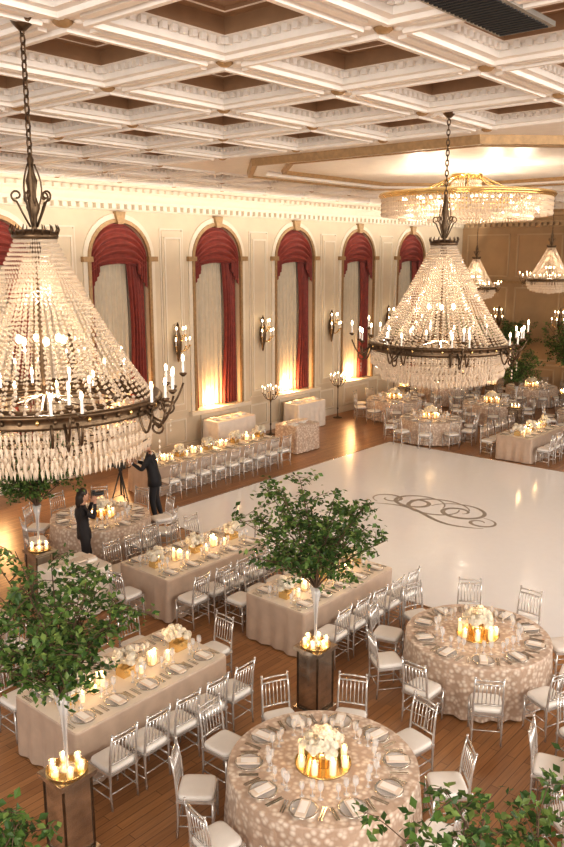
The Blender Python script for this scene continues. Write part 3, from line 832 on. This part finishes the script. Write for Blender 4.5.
    for s, sy in (('L', 1), ('R', -1)):
        pa = Vector(P['pa'+s]); d = (pa-Vector(P['wr'+s])).normalized(); side = Vector((0, 0, 1)); curl = Vector((0, -sy, 0))
        if abs(d.z) > .8: side = Vector((-1, 0, 0))
        for q, (o, l) in enumerate(((.030, .075), (.011, .085), (-.009, .08), (-.028, .062))):
            p0 = pa+side*o; p1 = p0+d*(l*.55)+curl*.008; p2 = p1+d*(l*.25)+curl*l*.35; p3 = p2+curl*l*.3-d*l*.08
            b.tube([tuple(p0-d*.02), tuple(p1), tuple(p2), tuple(p3)], [.011, .0095, .0085, .006], 'skin', 6)
        t0 = pa-d*.04+side*.02; b.tube([tuple(t0), tuple(t0+side*.03+d*.02+curl*.01), tuple(t0+side*.035+d*.05+curl*.03)], [.013, .011, .008], 'skin', 6)
    for s in 'LR':
        an = Vector(P['an'+s]); to = Vector(P['to'+s]); dd = (to-an); dd.z = 0; ang = atan2(dd.y, dd.x)
        TT = Matrix.Translation((an.x+.05*cos(ang), an.y+.05*sin(ang), .045)) @ Matrix.Rotation(ang, 4, 'Z')
        b.ell((.02, 0, 0), (.14, .048, .044), 'shoe', 12, 6, T=TT, e=.8)
    put(name, b, loc, rz, sc)
man = dict(pelvis=(0, 0, .95), waist=(.03, 0, 1.12), chest=(.07, 0, 1.34), neck=(.10, 0, 1.50), headb=(.125, 0, 1.58),
           shL=(.08, .19, 1.42), elL=(.22, .24, 1.18), wrL=(.44, .12, 1.30), paL=(.51, .09, 1.32), shR=(.08, -.19, 1.42), elR=(.20, -.26, 1.17), wrR=(.40, -.18, 1.27), paR=(.47, -.15, 1.29),
           hiL=(0, .10, .88), knL=(.04, .12, .49), anL=(-.02, .13, .09), toL=(.12, .15, .045), hiR=(0, -.10, .88), knR=(.0, -.13, .49), anR=(-.10, -.15, .09), toR=(.04, -.18, .045), tilt=.25)
FA = atan2(.758, -.652)
MX, MY = 11.42, 13.65
person('videographer_man', man, False, 'suit', (MX, MY, .0215), FA, 1.08, False)
wom = dict(pelvis=(0, 0, .95), waist=(-.02, 0, 1.13), chest=(-.03, 0, 1.33), neck=(-.01, 0, 1.48), headb=(.01, 0, 1.555),
           shL=(-.02, .16, 1.40), elL=(.14, .20, 1.22), wrL=(.20, .09, 1.46), paL=(.20, .075, 1.53), shR=(-.02, -.16, 1.40), elR=(.14, -.22, 1.24), wrR=(.19, -.12, 1.48), paR=(.19, -.115, 1.55),
           hiL=(0, .09, .88), knL=(.10, .11, .50), anL=(.05, .12, .09), toL=(.18, .14, .045), hiR=(0, -.09, .88), knR=(-.02, -.10, .49), anR=(-.12, -.12, .09), toR=(.02, -.14, .045), tilt=0.0)
person('photographer_woman', wom, True, 'suit2', (8.30, 11.98, .0), FA-pi+.5, 1.04, True)
b = MB(); b.box((0, 0, 0), (.07, .14, .10), 'black'); b.box((0, 0, .06), (.05, .05, .03), 'black')
b.lathe([(.035, 0), (.04, .03), (.04, .12), (.045, .16), (.0, .15)], 'black', 16, T=Matrix.Rotation(pi/2, 4, 'Y') @ Matrix.Translation((0, 0, .03)))
o = put('photo_camera', b, (0, 0, 0), FA-pi+.5)
hd = Matrix.Rotation(FA-pi+.5, 3, 'Z') @ Vector((.205, -.02, 1.69)); o.location = (8.30+hd.x, 11.98+hd.y, hd.z)
b = MB()
for i in range(3):
    a = 2*pi*i/3+.4; b.tube([(.03*cos(a), .03*sin(a), 1.15), (.2*cos(a), .2*sin(a), .6), (.36*cos(a), .36*sin(a), .01)], [.018, .014, .010], 'black', 6)
    b.tube([(0, 0, .65), (.2*cos(a), .2*sin(a), .6)], .007, 'black', 5)
b.lathe([(.0, 1.28), (.05, 1.27), (.05, 1.22), (.03, 1.2), (.045, 1.15), (.02, 1.1), (.02, .65), (0, .65)], 'black', 12)
b.box((0, 0, 1.35), (.26, .11, .13), 'black'); b.box((.0, 0, 1.45), (.16, .025, .03), 'black'); b.box((-.05, .09, 1.36), (.10, .06, .08), 'black')
b.lathe([(.04, 0), (.05, .1), (.055, .16), (0, .15)], 'black', 14, T=Matrix.Translation((.12, 0, 1.35)) @ Matrix.Rotation(pi/2, 4, 'Y'))
b.tube([(0, 0, 1.24), (-.12, -.06, 1.26), (-.22, -.12, 1.28)], .010, 'black', 6)
put('video_camera_on_tripod', b, (MX+.77*cos(FA), MY+.77*sin(FA), 0), FA)

# ------------------------------------------------------------------ lights
def area(name, loc, rot, sx, sy, en, col):
    l = bpy.data.lights.new(name, 'AREA'); l.shape = 'RECTANGLE'; l.size = sx; l.size_y = sy; l.energy = en; l.color = col
    o = bpy.data.objects.new(name, l); bpy.context.scene.collection.objects.link(o); o.location = loc; o.rotation_euler = rot; return o
area('cove_light', (18.5, W-1.2, 6.9), (radians(180-55), 0, 0), 30, .12, 200, (1, .92, .80))
for cx in WX:
    lamp('window_uplight', (cx-.25, W+.03, SILL+.25), 95, (1, .58, .25), .04)
area('added_fill_light', (-3.5, 0, 6.5), (radians(62), 0, radians(-60)), 6, 3, 700, (1, .94, .86))  # unseen fill lamp, added behind the camera to brighten the room
area('added_fill_light', (8, -8, 6.8), (radians(60), 0, radians(0)), 14, 3, 1350, (1, .95, .88))  # added fill on the open side of the room, out of view
area('added_fill_light', (22, -8, 6.8), (radians(60), 0, radians(0)), 14, 3, 1350, (1, .95, .88))  # second added side fill, also unseen, for the far half
w = bpy.data.worlds.new('w'); bpy.context.scene.world = w; w.use_nodes = True
w.node_tree.nodes['Background'].inputs['Color'].default_value = (1, .95, .90, 1)
w.node_tree.nodes['Background'].inputs['Strength'].default_value = 1.0

# ------------------------------------------------------------------ camera
cam = bpy.data.cameras.new('camera'); co = bpy.data.objects.new('camera', cam); bpy.context.scene.collection.objects.link(co)
cam.sensor_fit = 'VERTICAL'; cam.sensor_height = 24; cam.lens = 24*800/847
co.location = (0, 0, 6); co.rotation_euler = (radians(90-11.86), 0, radians(40.7-90)); cam.clip_start = .1; cam.clip_end = 200
bpy.context.scene.camera = co
bpy.context.scene.view_settings.view_transform = 'Standard'
bpy.context.scene.view_settings.gamma = .88
bpy.context.scene.view_settings.exposure = .08
